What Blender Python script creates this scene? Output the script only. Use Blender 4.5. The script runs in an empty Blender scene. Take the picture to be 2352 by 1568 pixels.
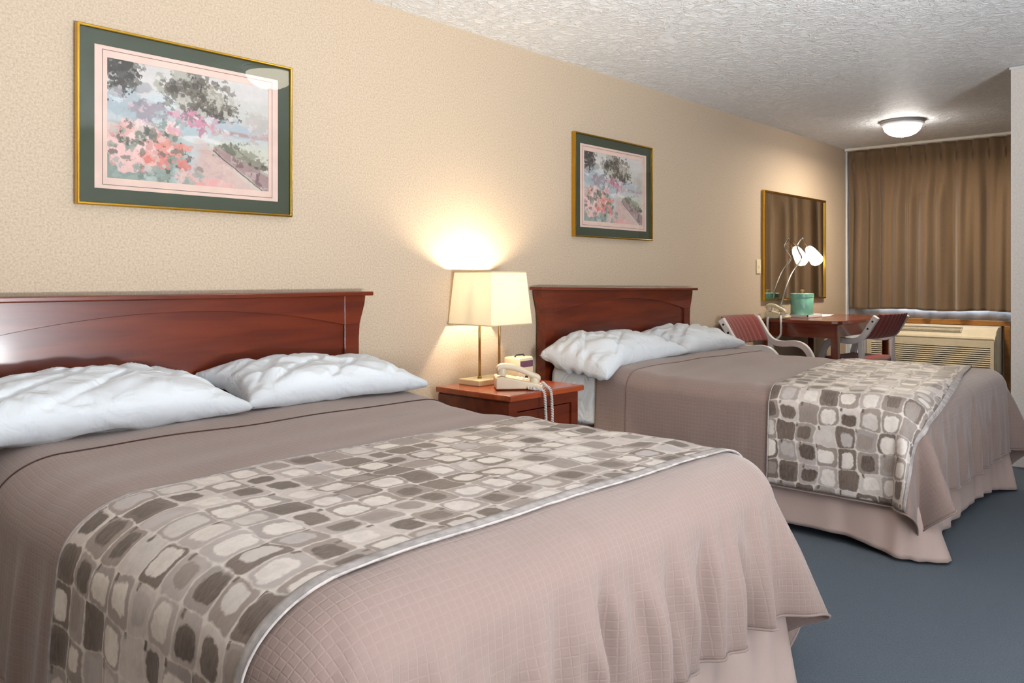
import bpy, bmesh, math, random
import numpy as np
from mathutils import Vector, Matrix, noise as mnoise

random.seed(7)
sc = bpy.context.scene
COL = sc.collection
PI = math.pi

# ------------------------------------------------------------------ colour / node helpers
def lin(c):
    return tuple(((v/255)/12.92 if v/255 <= .04045 else ((v/255+.055)/1.055)**2.4) for v in c)
def rgba(c): return (*lin(c), 1.0)

class N:
    """tiny wrapper round a node tree"""
    def __init__(s, name):
        s.m = bpy.data.materials.new(name); s.m.use_nodes = True
        s.t = s.m.node_tree; s.b = s.t.nodes['Principled BSDF']; s.out = s.t.nodes['Material Output']
    def node(s, typ, **kw):
        n = s.t.nodes.new(typ)
        for k, v in kw.items(): setattr(n, k, v)
        return n
    def put(s, sock, val):
        if isinstance(val, bpy.types.NodeSocket): s.t.links.new(val, sock)
        else: sock.default_value = val
    def math(s, op, a, b=0.0, c=None, clamp=False):
        n = s.node('ShaderNodeMath', operation=op, use_clamp=clamp)
        s.put(n.inputs[0], a); s.put(n.inputs[1], b)
        if c is not None: s.put(n.inputs[2], c)
        return n.outputs[0]
    def vmath(s, op, a, b=(0, 0, 0)):
        n = s.node('ShaderNodeVectorMath', operation=op)
        s.put(n.inputs[0], a); s.put(n.inputs[1], b)
        return n.outputs[0]
    def mix(s, f, a, b, blend='MIX'):
        n = s.node('ShaderNodeMix', data_type='RGBA', blend_type=blend)
        s.put(n.inputs[0], f); s.put(n.inputs[6], a); s.put(n.inputs[7], b)
        return n.outputs[2]
    def ramp(s, f, stops, interp='LINEAR'):
        n = s.node('ShaderNodeValToRGB'); e = n.color_ramp.elements; n.color_ramp.interpolation = interp
        while len(e) < len(stops): e.new(0.5)
        for q, (p, c) in zip(e, stops): q.position = p; q.color = c if len(c) == 4 else rgba(c)
        s.put(n.inputs[0], f); return n.outputs[0]
    def noise(s, vec, scale, detail=2.0, rough=.5, dist=0.0, out=0):
        n = s.node('ShaderNodeTexNoise')
        if vec is not None: s.put(n.inputs['Vector'], vec)
        n.inputs['Scale'].default_value = scale; n.inputs['Detail'].default_value = detail
        n.inputs['Roughness'].default_value = rough; n.inputs['Distortion'].default_value = dist
        return n.outputs[out]
    def obj(s): return s.node('ShaderNodeTexCoord').outputs['Object']
    def uv(s): return s.node('ShaderNodeTexCoord').outputs['UV']
    def map(s, vec, scale=(1, 1, 1), rot=(0, 0, 0)):
        n = s.node('ShaderNodeMapping'); s.put(n.inputs[0], vec)
        n.inputs['Scale'].default_value = scale; n.inputs['Rotation'].default_value = rot
        return n.outputs[0]
    def sep(s, vec):
        n = s.node('ShaderNodeSeparateXYZ'); s.put(n.inputs[0], vec); return n.outputs
    def comb(s, x, y, z=0.0):
        n = s.node('ShaderNodeCombineXYZ')
        s.put(n.inputs[0], x); s.put(n.inputs[1], y); s.put(n.inputs[2], z); return n.outputs[0]
    def bump(s, h, strength=.3, dist=.01, prev=None):
        n = s.node('ShaderNodeBump'); n.inputs['Strength'].default_value = strength
        n.inputs['Distance'].default_value = dist; s.put(n.inputs['Height'], h)
        if prev is not None: s.put(n.inputs['Normal'], prev)
        return n.outputs[0]
    def set(s, **kw):
        for k, v in kw.items(): s.put(s.b.inputs[k.replace('_', ' ')], v)
        return s

def plain(name, c, rough=.5, metal=0.0, coat=0.0, spec=.5, var=.06, vscale=14.0, sheen=0.0):
    n = N(name)
    col = rgba(c)
    if var:
        f = n.noise(n.obj(), vscale, 3)
        lo = tuple(v*(1-var) for v in lin(c))+(1,); hi = tuple(min(1, v*(1+var)) for v in lin(c))+(1,)
        col = n.ramp(f, [(.3, lo), (.7, hi)])
    n.set(Base_Color=col, Roughness=rough, Metallic=metal, Coat_Weight=coat, Sheen_Weight=sheen)
    n.b.inputs['Specular IOR Level'].default_value = spec
    n.b.inputs['Coat Roughness'].default_value = .08
    return n.m

M = {}
def wood(name, c1, c2, rough=.18, axis=0, coat=.6, scale=1.0):
    n = N(name)
    sc_ = [9*scale]*3; sc_[axis] = .9*scale
    v = n.map(n.obj(), tuple(sc_))
    g = n.noise(v, 2.2, 4, .5, .5)
    f = n.noise(n.map(n.obj(), tuple(x*14 if i != axis else x*2 for i, x in enumerate(sc_))), 2.0, 3)
    col = n.ramp(g, [(.25, c1), (.75, c2)])
    col = n.mix(n.math('MULTIPLY', f, .2), col, rgba(c1))
    n.set(Base_Color=col, Roughness=rough, Coat_Weight=coat)
    n.b.inputs['Coat Roughness'].default_value = .1
    n.put(n.b.inputs['Normal'], n.bump(g, .04, .004))
    return n.m
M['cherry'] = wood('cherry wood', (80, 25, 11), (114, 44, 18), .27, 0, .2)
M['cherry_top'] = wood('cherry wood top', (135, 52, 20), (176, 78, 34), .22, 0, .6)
M['table_wood'] = wood('table wood', (82, 28, 14), (124, 50, 26), .25, 1, .5)
M['ac_wood'] = wood('oak trim', (112, 70, 20), (160, 108, 44), .45, 1, .1)

n = N('wallpaper')
o = n.obj()
a = n.noise(o, 130, 3, .6); b = n.noise(o, 290, 2, .5); big = n.noise(o, 2.2, 2)
col = n.ramp(a, [(.34, (176, 156, 134)), (.5, (189, 169, 146)), (.66, (199, 180, 158))])
col = n.mix(n.math('MULTIPLY', n.ramp(b, [(.42, (255, 255, 255)), (.50, (0, 0, 0))]), .22), col, rgba((164, 142, 118)))
n.set(Base_Color=col, Roughness=.75)
n.put(n.b.inputs['Normal'], n.bump(b, .08, .002)); M['wallpaper'] = n.m

n = N('pale wallpaper')
o = n.obj(); a = n.noise(o, 95, 3, .6)
n.set(Base_Color=n.ramp(a, [(.36, (214, 206, 198)), (.64, (226, 219, 212))]), Roughness=.8); M['wall_pale'] = n.m
M['wall_white'] = plain('white wall paint', (214, 216, 220), .7)

n = N('textured ceiling')
o = n.obj()
w = n.noise(o, 9, 2)
v = n.vmath('ADD', o, n.vmath('SCALE', n.noise(o, 14, 2, .5, 0, 1), (0, 0, 0)))
h1 = n.noise(o, 17, 5, .62, 1.4); h2 = n.noise(o, 46, 4, .6, .8)
hh = n.math('ADD', n.ramp(h1, [(.42, (0, 0, 0)), (.60, (255, 255, 255))]), n.math('MULTIPLY', h2, .6))
n.set(Base_Color=n.ramp(h1, [(.35, (222, 223, 225)), (.6, (236, 237, 239))]), Roughness=.55)
n.put(n.b.inputs['Normal'], n.bump(hh, .65, .014)); M['ceiling'] = n.m

n = N('carpet')
o = n.obj(); a = n.noise(o, 240, 3, .7); b = n.noise(o, 30, 4)
n.set(Base_Color=n.mix(n.math('MULTIPLY', b, .35), n.ramp(a, [(.3, (50, 60, 70)), (.7, (86, 98, 112))]), rgba((66, 82, 98))), Roughness=.95, Sheen_Weight=.2)
n.b.inputs['Specular IOR Level'].default_value = .15
n.put(n.b.inputs['Normal'], n.bump(a, .8, .01)); M['carpet'] = n.m

M['gold'] = plain('polished gold metal', (205, 160, 62), .22, 1.0, 0, .5, .05, 30)
M['mat_green'] = plain('dark green mat board', (58, 66, 50), .7)
M['mat_pink'] = plain('pink mat board', (222, 192, 178), .8)
M['line'] = plain('thin ruled line', (120, 96, 88), .8)
M['white'] = plain('white plastic', (232, 230, 226), .4)
M['cream'] = plain('cream plastic', (222, 206, 172), .38)
M['phone_cream'] = plain('beige phone plastic', (212, 196, 170), .35)
M['phone_grey'] = plain('grey beige phone plastic', (190, 178, 150), .4)
M['dark'] = plain('black plastic', (32, 28, 26), .4)
M['display'] = plain('violet display window', (92, 48, 70), .12, 0, .3)
M['pin'] = plain('dark bolt heads', (40, 40, 52), .4, .6)
M['brass'] = plain('antique brass', (150, 116, 64), .3, .9)
M['rim'] = plain('pale nickel', (196, 196, 198), .4, .25)
M['steel'] = plain('brushed nickel', (170, 168, 164), .3, .9)
M['lampbase'] = plain('cream lacquer', (205, 190, 150), .35)
M['teal'] = plain('teal vinyl', (124, 186, 164), .35, 0, .2, .5, .12, 30)
M['knobwood'] = plain('light wood knob', (186, 130, 80), .45)
M['chair_white'] = plain('white bentwood lacquer', (222, 216, 214), .32, 0, .2)
M['ac'] = plain('beige enamel', (206, 192, 166), .42)
M['ac_vent'] = plain('grey vent', (150, 142, 126), .5)
M['paper'] = plain('white paper', (236, 234, 230), .8)
M['curtain_track'] = plain('white track', (232, 228, 216), .5)
M['wood_block'] = plain('orange brown wood', (170, 96, 48), .4)

# fabrics
def fabric(name, c, c2=None, scale=420, bump=.25, rough=.9, sheen=.25, wr=0):
    n = N(name); o = n.obj()
    a = n.noise(n.map(o, (1, 1, .25)), scale, 2); b = n.noise(o, 6, 3)
    c2 = c2 or tuple(int(v*.88) for v in c)
    col = n.mix(n.math('MULTIPLY', a, .6), rgba(c), rgba(c2))
    n.set(Base_Color=col, Roughness=rough, Sheen_Weight=sheen)
    n.b.inputs['Specular IOR Level'].default_value = .2
    nb = n.bump(a, bump, .002)
    if wr: nb = n.bump(n.noise(n.map(o, (1, 1, 1)), 9, 3, .5, .8), wr, .03, nb)
    n.put(n.b.inputs['Normal'], nb)
    return n.m
M['linen'] = fabric('white cotton', (222, 226, 230), (212, 216, 221), 500, .1, .85, .1, .6)
M['skirt'] = fabric('bed skirt cotton', (196, 172, 162), (182, 158, 148), 500, .15)
M['pipe'] = plain('dark piping', (72, 48, 44), .9)
M['pipe_tan'] = plain('tan piping', (128, 98, 88), .9)
M['curtain'] = fabric('brown curtain weave', (120, 98, 76), (88, 70, 52), 260, .4)
M['burgundy'] = fabric('burgundy upholstery', (128, 56, 50), (96, 36, 36), 300, .4)

n = N('quilted coverlet')
uv = n.uv(); X, Y, _ = n.sep(uv)
c = .0175
def gridline(nn, x, c, w):
    f = nn.math('ABSOLUTE', nn.math('SUBTRACT', nn.math('FRACT', nn.math('DIVIDE', x, c)), .5))
    return nn.math('SUBTRACT', 1.0, nn.math('DIVIDE', nn.math('SUBTRACT', .5, f), w), clamp=True)
wob = n.noise(uv, 60, 2)
gx = gridline(n, n.math('ADD', X, n.math('MULTIPLY', wob, .003)), c, .16); gy = gridline(n, n.math('ADD', Y, n.math('MULTIPLY', wob, .003)), c, .16)
g = n.math('MAXIMUM', gx, gy)
th = n.noise(n.map(uv, (60, 900, 1)), 1.0, 2)
col = n.mix(n.math('MULTIPLY', th, .5), rgba((139, 118, 110)), rgba((120, 100, 92)))
col = n.mix(n.math('MULTIPLY', g, .09), col, rgba((186, 160, 150)))
n.set(Base_Color=col, Roughness=.72, Sheen_Weight=.3)
n.b.inputs['Specular IOR Level'].default_value = .25
n.put(n.b.inputs['Normal'], n.bump(n.math('SUBTRACT', 1.0, n.math('POWER', g, 1.5)), .35, .0016)); M['coverlet'] = n.m

n = N('patchwork runner print')
uv = n.uv(); C = .086
wv = n.vmath('SUBTRACT', n.noise(uv, 11, 2, .5, 0, 1), (.5, .5, .5))
ns = n.node('ShaderNodeVectorMath', operation='SCALE'); n.put(ns.inputs[0], wv); ns.inputs['Scale'].default_value = .034
p = n.vmath('ADD', uv, ns.outputs[0])
sx, sy, _ = n.sep(p)
qx = n.math('DIVIDE', sx, C); qy = n.math('DIVIDE', sy, C)
ix = n.math('FLOOR', qx)
qy = n.math('ADD', qy, n.math('MULTIPLY', n.math('FRACT', n.math('MULTIPLY', ix, .37)), .22))
iy = n.math('FLOOR', qy)
fx = n.math('SUBTRACT', n.math('SUBTRACT', qx, ix), .5); fy = n.math('SUBTRACT', n.math('SUBTRACT', qy, iy), .5)
def rnd(seed):
    w = n.node('ShaderNodeTexWhiteNoise', noise_dimensions='3D'); n.put(w.inputs['Vector'], n.comb(ix, iy, seed)); return w.outputs['Value']
r1, r2, r3, r4, r5, r6 = [rnd(k+.5) for k in range(6)]
def rbox(x, y, hx, hy, r):
    ax = n.math('MAXIMUM', n.math('SUBTRACT', n.math('ABSOLUTE', x), n.math('SUBTRACT', hx, r)), 0.0)
    ay = n.math('MAXIMUM', n.math('SUBTRACT', n.math('ABSOLUTE', y), n.math('SUBTRACT', hy, r)), 0.0)
    return n.math('SUBTRACT', n.math('SQRT', n.math('ADD', n.math('MULTIPLY', ax, ax), n.math('MULTIPLY', ay, ay))), r)
def mask(d, w=.03): return n.math('DIVIDE', n.math('SUBTRACT', w, d), w*2, clamp=True)
edge = n.noise(uv, 70, 3)
ed = n.math('MULTIPLY', n.math('SUBTRACT', edge, .5), .16)
streak = n.noise(n.map(uv, (40, 140, 1), (0, 0, .4)), 1.0, 4, .65)
dO = n.math('ADD', rbox(fx, fy, .49, .475, .16), n.math('MULTIPLY', ed, .6))
ox = n.math('MULTIPLY', n.math('SUBTRACT', r3, .5), .20); oy = n.math('MULTIPLY', n.math('SUBTRACT', r4, .5), .16)
dI = n.math('ADD', rbox(n.math('SUBTRACT', fx, ox), n.math('SUBTRACT', fy, oy), n.math('ADD', .30, n.math('MULTIPLY', r5, .10)), n.math('ADD', .29, n.math('MULTIPLY', r6, .10)), .20), ed)
cO = n.ramp(r1, [(0, (204, 192, 184)), (.20, (142, 127, 118)), (.44, (176, 164, 158)), (.58, (100, 84, 74)), (.78, (156, 144, 138))], 'CONSTANT')
cI = n.ramp(r2, [(0, (230, 219, 210)), (.22, (80, 65, 55)), (.38, (206, 196, 188)), (.52, (140, 126, 118)), (.66, (234, 224, 214)), (.78, (98, 83, 73)), (.90, (184, 174, 170))], 'CONSTANT')
col = n.mix(mask(dO), rgba((218, 207, 198)), cO)
col = n.mix(mask(dI), col, cI)
spot = rbox(n.math('SUBTRACT', fx, .44), n.math('SUBTRACT', fy, n.math('SUBTRACT', n.math('MULTIPLY', r4, .3), .5)), .13, .05, .03)
col = n.mix(n.math('MULTIPLY', mask(n.math('ADD', spot, ed)), n.math('LESS_THAN', r5, .55)), col, rgba((84, 68, 56)))
col = n.mix(n.math('MULTIPLY', n.ramp(streak, [(.35, (0, 0, 0)), (.7, (255, 255, 255))]), .13), col, rgba((214, 202, 193)))
mot = n.noise(uv, 26, 4, .7)
col = n.mix(n.math('MULTIPLY', n.ramp(mot, [(.45, (0, 0, 0)), (.62, (255, 255, 255))]), .18), col, rgba((120, 106, 98)))
n.set(Base_Color=col, Roughness=.55, Sheen_Weight=.1)
n.put(n.b.inputs['Normal'], n.bump(n.noise(uv, 500, 2), .1, .001)); M['runner'] = n.m
M['runner_edge'] = plain('runner trim', (168, 160, 156), .8, 0, 0, .2, .28, 40)

# painted print: colour attribute
n = N('watercolour print'); at = n.node('ShaderNodeAttribute', attribute_name='art')
n.set(Base_Color=at.outputs['Color'], Roughness=.8); M['art'] = n.m

def thin_glass(name, tint=(1, 1, 1), gl=.06, rough=.0):
    n = N(name); t = n.t
    tr = n.node('ShaderNodeBsdfTransparent'); tr.inputs[0].default_value = (*tint, 1)
    g = n.node('ShaderNodeBsdfGlossy'); g.inputs['Roughness'].default_value = rough
    lw = n.node('ShaderNodeLayerWeight'); lw.inputs[0].default_value = .5
    fr = n.math('ADD', .034, n.math('MULTIPLY', n.math('POWER', lw.outputs['Facing'], 5.0), .6))
    mx = n.node('ShaderNodeMixShader'); t.links.new(fr, mx.inputs[0])
    t.links.new(tr.outputs[0], mx.inputs[1]); t.links.new(g.outputs[0], mx.inputs[2])
    t.links.new(mx.outputs[0], n.out.inputs[0]); return n.m
M['glass'] = thin_glass('picture glass')
n = N('mirror silver'); n.set(Base_Color=(.86, .87, .85, 1), Metallic=1.0, Roughness=.01); M['mirror'] = n.m

def shade_mat(name, c, emit=0.0, ec=(1, .9, .7), trans=.5):
    n = N(name); t = n.t
    tl = n.node('ShaderNodeBsdfTranslucent'); tl.inputs[0].default_value = rgba(c)
    df = n.node('ShaderNodeBsdfDiffuse'); df.inputs[0].default_value = rgba(c)
    mx = n.node('ShaderNodeMixShader'); mx.inputs[0].default_value = trans
    t.links.new(df.outputs[0], mx.inputs[1]); t.links.new(tl.outputs[0], mx.inputs[2]); last = mx.outputs[0]
    if emit:
        e = n.node('ShaderNodeEmission'); e.inputs[0].default_value = (*ec, 1); e.inputs[1].default_value = emit
        ad = n.node('ShaderNodeAddShader'); t.links.new(last, ad.inputs[0]); t.links.new(e.outputs[0], ad.inputs[1]); last = ad.outputs[0]
    t.links.new(last, n.out.inputs[0]); return n.m
M['lampshade'] = shade_mat('cream fabric shade', (250, 246, 234), 0, trans=.62)
M['dome'] = shade_mat('lit frosted glass', (250, 248, 244), 7.0, (1, .90, .72))
M['dome_far'] = shade_mat('brightly lit frosted glass', (250, 248, 244), 36.0, (1, .95, .88))
M['desk_shade'] = shade_mat('lit opal glass', (250, 246, 238), 2.2, (1, .93, .8))
M['bulb'] = shade_mat('lit bulb', (255, 250, 240), 12.0, (1, .85, .6))
M['sheer'] = shade_mat('white sheer', (240, 242, 246), 0, trans=.5)

# ------------------------------------------------------------------ mesh helpers
class MB:
    def __init__(s): s.bm = bmesh.new(); s.uv = None
    def box(s, lo, hi, bev=0.0, seg=2):
        lo, hi = Vector(lo), Vector(hi)
        r = bmesh.ops.create_cube(s.bm, size=1.0)
        vs = r['verts']; c = (lo+hi)/2; d = hi-lo
        for v in vs: v.co = Vector((v.co.x*d.x, v.co.y*d.y, v.co.z*d.z))+c
        if bev:
            es = list({e for v in vs for e in v.link_edges})
            bmesh.ops.bevel(s.bm, geom=es, offset=bev, segments=seg, affect='EDGES', profile=.5)
        return s
    def grid(s, P, closed_u=False, closed_v=False, UV=None, flip=False):
        """P: (nu, nv, 3) array"""
        nu, nv = len(P), len(P[0])
        V = [[s.bm.verts.new(tuple(map(float, P[i][j]))) for j in range(nv)] for i in range(nu)]
        if UV is not None and s.uv is None: s.uv = s.bm.loops.layers.uv.new('UVMap')
        for i in range(nu if closed_u else nu-1):
            for j in range(nv if closed_v else nv-1):
                q = [(i, j), ((i+1) % nu, j), ((i+1) % nu, (j+1) % nv), (i, (j+1) % nv)]
                if flip: q.reverse()
                try: f = s.bm.faces.new([V[a][b] for a, b in q])
                except ValueError: continue
                f.smooth = True
                if UV is not None:
                    for lp, (a, b) in zip(f.loops, q): lp[s.uv].uv = (float(UV[a][b][0]), float(UV[a][b][1]))
        return V
    def tube(s, pts, r, n=10, cap=True):
        pts = [Vector(p) for p in pts]; rr = r if isinstance(r, (list, tuple)) else [r]*len(pts)
        prev = None; rings = []
        for i, p in enumerate(pts):
            t = (pts[min(i+1, len(pts)-1)]-pts[max(i-1, 0)]).normalized()
            if prev is None:
                a = Vector((0, 0, 1)) if abs(t.z) < .9 else Vector((1, 0, 0))
                x = t.cross(a).normalized()
            else: x = (prev-t*prev.dot(t)).normalized()
            prev = x; y = t.cross(x)
            rings.append([p+(x*math.cos(2*PI*k/n)+y*math.sin(2*PI*k/n))*rr[i] for k in range(n)])
        V = s.grid(rings, closed_v=True)
        if cap:
            s.bm.faces.new(list(reversed(V[0]))); s.bm.faces.new(V[-1])
        return s
    def lathe(s, prof, c=(0, 0, 0), n=40):
        rings = [[(c[0]+r*math.cos(2*PI*k/n), c[1]+r*math.sin(2*PI*k/n), c[2]+z) for k in range(n)] for r, z in prof]
        V = s.grid(rings, closed_v=True)
        if prof[0][0] > 1e-5: s.bm.faces.new(list(reversed(V[0])))
        if prof[-1][0] > 1e-5: s.bm.faces.new(V[-1])
        return s
    def prism(s, pts, fn, d0, d1):
        """closed outline pts (2-D) between depths d0, d1; fn(a, b, d) -> 3-D"""
        A = [s.bm.verts.new(fn(a, b, d0)) for a, b in pts]; B = [s.bm.verts.new(fn(a, b, d1)) for a, b in pts]
        s.bm.faces.new(A); s.bm.faces.new(list(reversed(B)))
        for i in range(len(pts)):
            j = (i+1) % len(pts); s.bm.faces.new([A[j], A[i], B[i], B[j]])
        return s
    def frame(s, x0, x1, z0, z1, w, y0, y1):
        """rectangular ring lying in the xz plane"""
        o = [(x0, z0), (x1, z0), (x1, z1), (x0, z1)]; q = [(x0+w, z0+w), (x1-w, z0+w), (x1-w, z1-w), (x0+w, z1-w)]
        mk = lambda L, y: [s.bm.verts.new((a, y, b)) for a, b in L]
        of, qf, ob, qb = mk(o, y0), mk(q, y0), mk(o, y1), mk(q, y1)
        for i in range(4):
            j = (i+1) % 4
            s.bm.faces.new([of[i], of[j], qf[j], qf[i]]); s.bm.faces.new([ob[j], ob[i], qb[i], qb[j]])
            s.bm.faces.new([of[j], of[i], ob[i], ob[j]]); s.bm.faces.new([qf[i], qf[j], qb[j], qb[i]])
        return s

def link(name, mb, mat, parent=None, loc=(0, 0, 0), smooth=None, bev=0, sub=0, solid=0):
    bm = mb.bm if isinstance(mb, MB) else mb
    bmesh.ops.recalc_face_normals(bm, faces=bm.faces[:])
    me = bpy.data.meshes.new(name); bm.to_mesh(me); bm.free()
    if mat: me.materials.append(mat)
    o = bpy.data.objects.new(name, me); COL.objects.link(o); o.location = loc
    if parent is not None: o.parent = parent
    if solid:
        md = o.modifiers.new('thick', 'SOLIDIFY'); md.thickness = solid; md.offset = -1
    if bev:
        md = o.modifiers.new('bevel', 'BEVEL'); md.width = bev; md.segments = 2; md.limit_method = 'ANGLE'; md.angle_limit = .6
    if sub:
        md = o.modifiers.new('sub', 'SUBSURF'); md.levels = sub; md.render_levels = sub
    if smooth is not None:
        for p in me.polygons: p.use_smooth = True
        if smooth: me.set_sharp_from_angle(angle=math.radians(smooth))
    return o
def tag(o, label, cat, group=None, kind=None):
    o['label'] = label; o['category'] = cat
    if group: o['group'] = group
    if kind: o['kind'] = kind
    return o
def thing(name, label, cat, loc=(0, 0, 0), rz=0, group=None):
    o = bpy.data.objects.new(name, None); COL.objects.link(o)
    o.location = loc; o.rotation_euler = (0, 0, rz); o.empty_display_size = .1
    return tag(o, label, cat, group)
def dup(root, loc, rz, label):
    r = root.copy(); COL.objects.link(r); r.location = loc; r.rotation_euler = (0, 0, rz); r['label'] = label
    for ch in list(root.children):
        c = ch.copy(); COL.objects.link(c); c.parent = r
        for g in list(ch.children):
            d = g.copy(); COL.objects.link(d); d.parent = c
    return r
def struct(name, mb, mat, label, cat, **kw):
    o = link(name, mb, mat, **kw); tag(o, label, cat, None, 'structure'); return o
def sst(x): x = np.clip(x, 0, 1); return x*x*(3-2*x)

# ------------------------------------------------------------------ room
XF, ZC = 8.16, 2.372
XL, YF = -1.7, -4.6
struct('floor', MB().box((XL-.1, YF-.1, -.1), (XF+.1, .1, 0)), M['carpet'], 'dark blue grey carpet covering the whole floor', 'floor')
struct('ceiling', MB().box((XL-.1, YF-.1, ZC), (XF+.1, .1, ZC+.1)), M['ceiling'], 'white knockdown textured ceiling', 'ceiling')
struct('wall_back', MB().box((XL, 0, 0), (XF, .1, ZC)), M['wallpaper'], 'tan speckled wallpaper wall behind both beds', 'wall')
struct('wall_left', MB().box((XL-.1, YF, 0), (XL, .1, ZC)), M['wallpaper'], 'tan wallpaper wall at the head end of the room', 'wall')
WY0, WY1, WZ0, WZ1 = -2.35, -.2, .8, 2.2
m = MB()
m.box((XF, YF, 0), (XF+.1, .1, WZ0)); m.box((XF, YF, WZ1), (XF+.1, .1, ZC))
m.box((XF, YF, WZ0), (XF+.1, WY0, WZ1)); m.box((XF, WY1, WZ0), (XF+.1, .1, WZ1))
struct('wall_far', m, M['wall_white'], 'white end wall behind the brown curtain', 'wall')
m = MB().box((5.57, YF, 0), (5.69, -1.883, ZC-.001))
struct('wall_right', m, M['wall_pale'], 'pale partition wall at the right beyond the second bed', 'wall')
struct('trim_3', MB().box((5.562, YF, ZC-.016), (5.70, -1.876, ZC-.002)), M['wall_white'], 'thin white bead where the partition meets the ceiling', 'trim')
D0, D1, DZ0, DZ1 = .55, 2.15, .35, 1.75
m = MB()
m.box((XL, YF-.1, 0), (D0, YF, ZC)); m.box((D1, YF-.1, 0), (XF, YF, ZC))
m.box((D0, YF-.1, 0), (D1, YF, DZ0)); m.box((D0, YF-.1, DZ1), (D1, YF, ZC))
struct('wall_front', m, M['wall_pale'], 'pale wall facing the feet of the beds', 'wall')

def window(name, label, axis, a0, a1, z0, z1, p):
    r = bpy.data.objects.new(name, None); COL.objects.link(r); tag(r, label, 'window', None, 'structure')
    f = MB(); g = MB(); w = .05
    mk = (lambda a, d, z: (p+d, a, z)) if axis == 'x' else (lambda a, d, z: (a, p+d, z))
    def bx(mb, A0, A1, d0, d1, Z0, Z1):
        q0, q1 = mk(A0, d0, Z0), mk(A1, d1, Z1)
        mb.box(tuple(map(min, q0, q1)), tuple(map(max, q0, q1)))
    mid = (a0+a1)/2
    for A0, A1, Z0, Z1 in ((a0, a0+w, z0, z1), (a1-w, a1, z0, z1), (mid-w/2, mid+w/2, z0, z1), (a0, a1, z0, z0+w), (a0, a1, z1-w, z1)):
        bx(f, A0, A1, -.03, .03, Z0, Z1)
    bx(g, a0+w, a1-w, -.003, .003, z0+w, z1-w)
    link('window_frame', f, M['white'], r); link('window_pane', g, M['glass'], r)
window('window_1', 'wide window behind the brown curtain', 'x', WY0, WY1, WZ0, WZ1, XF+.05)
window('added_window', 'added daylit window in the unseen wall facing the beds', 'y', D0, D1, DZ0, DZ1, YF-.05)  # window added behind the camera for daylight, placed after the headboard reflection

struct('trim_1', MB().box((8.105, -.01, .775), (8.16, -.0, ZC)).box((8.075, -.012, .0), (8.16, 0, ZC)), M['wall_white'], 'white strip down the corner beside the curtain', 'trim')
# oak surround of the air conditioner
m = MB(); m.box((8.10, -1.392, .697), (8.16, -.19, .742), .004); m.box((8.10, -1.392, .0), (8.16, -1.347, .699), .004); m.box((8.10, -.235, .0), (8.16, -.19, .699), .004)
struct('trim_2', m, M['ac_wood'], 'varnished wooden surround framing the air conditioner', 'trim')

# ------------------------------------------------------------------ headboards
def headboard(xc, label, rz):
    r = thing('headboard', label, 'headboard', (xc, 0, 0), rz, 'cherry wood headboards')
    W = .775; zt = 1.042
    def flare(z): return W+.035*float(sst((z-.86)/.18))**1.5
    zs = [.0, .3, .6, .8, .86, .9, .94, .98, 1.01, zt]
    back, front = -.012, -.075
    # arched recessed field: frame (stiles and top rail) stands proud of the field
    m = MB(); m.box((-W+.02, front+.012, .30), (W-.02, back, zt-.01)); link('panel', m, M['cherry'], r)
    def arch(x): return .918+.078*(1-(x/.70)**2)
    xs = np.linspace(-.70, .70, 41)
    m = MB()
    out = [(-flare(z), z) for z in zs[1:]]+[(flare(z), z) for z in reversed(zs[1:])]
    inn = [(.66+.04, .3)]+[(x, arch(x)) for x in xs[::-1]]+[(-.70, .3)]
    pts = out+[(.70, .3)]+[(x, arch(x)) for x in xs[::-1]]+[(-.70, .3)]
    bm = m.bm
    # build as quads: three strips (left stile, right stile, top rail)
    def strip(L, R):
        P = []
        for (ax, az), (bx, bz) in zip(L, R):
            P.append([(ax, front, az), (bx, front, bz), (bx, front+.03, bz), (ax, back, az)])
        V = m.grid(P, closed_v=True)
        bm.faces.new(list(reversed(V[0]))); bm.faces.new(V[-1])
        for f in bm.faces: f.smooth = False
    zl = [.3, .6, .8, .86, arch(.70)]
    strip([(-flare(z), z) for z in zl], [(-.70, z) for z in zl])
    strip([(.70, z) for z in zl], [(flare(z), z) for z in zl])
    ztop = [z for z in zs if z > arch(.7)]
    n_ = 41
    top = [(-flare(zt)+(2*flare(zt))*i/(n_-1), zt) for i in range(n_)]
    strip([(-.70+1.4*i/(n_-1), arch(-.70+1.4*i/(n_-1))) for i in range(n_)], [(-.70+1.4*i/(n_-1), zt) for i in range(n_)])
    for sg in (-1, 1):
        zz = [arch(.70)]+ztop
        L = [(sg*.70, z) for z in zz]; R = [(sg*flare(z), z) for z in zz]
        strip(L, R) if sg > 0 else strip(R, L)
    link('frame', m, M['cherry'], r, bev=.0015)
    m = MB(); m.box((-W-.057, -.105, zt), (W+.057, -.004, zt+.018), .004); link('cap_rail', m, M['cherry'], r)
    for sg in (-1, 1):
        m = MB(); m.box((sg*.70-.035, -.06, 0), (sg*.70+.035, -.02, .31)); link('leg', m, M['cherry'], r)
    return r
headboard(1.385, 'glossy dark cherry headboard of the near bed, left of the lamp', 0)
headboard(4.185, 'cherry headboard of the far bed, right of the lamp', 0).rotation_euler = (0, .012, 0)

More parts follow.
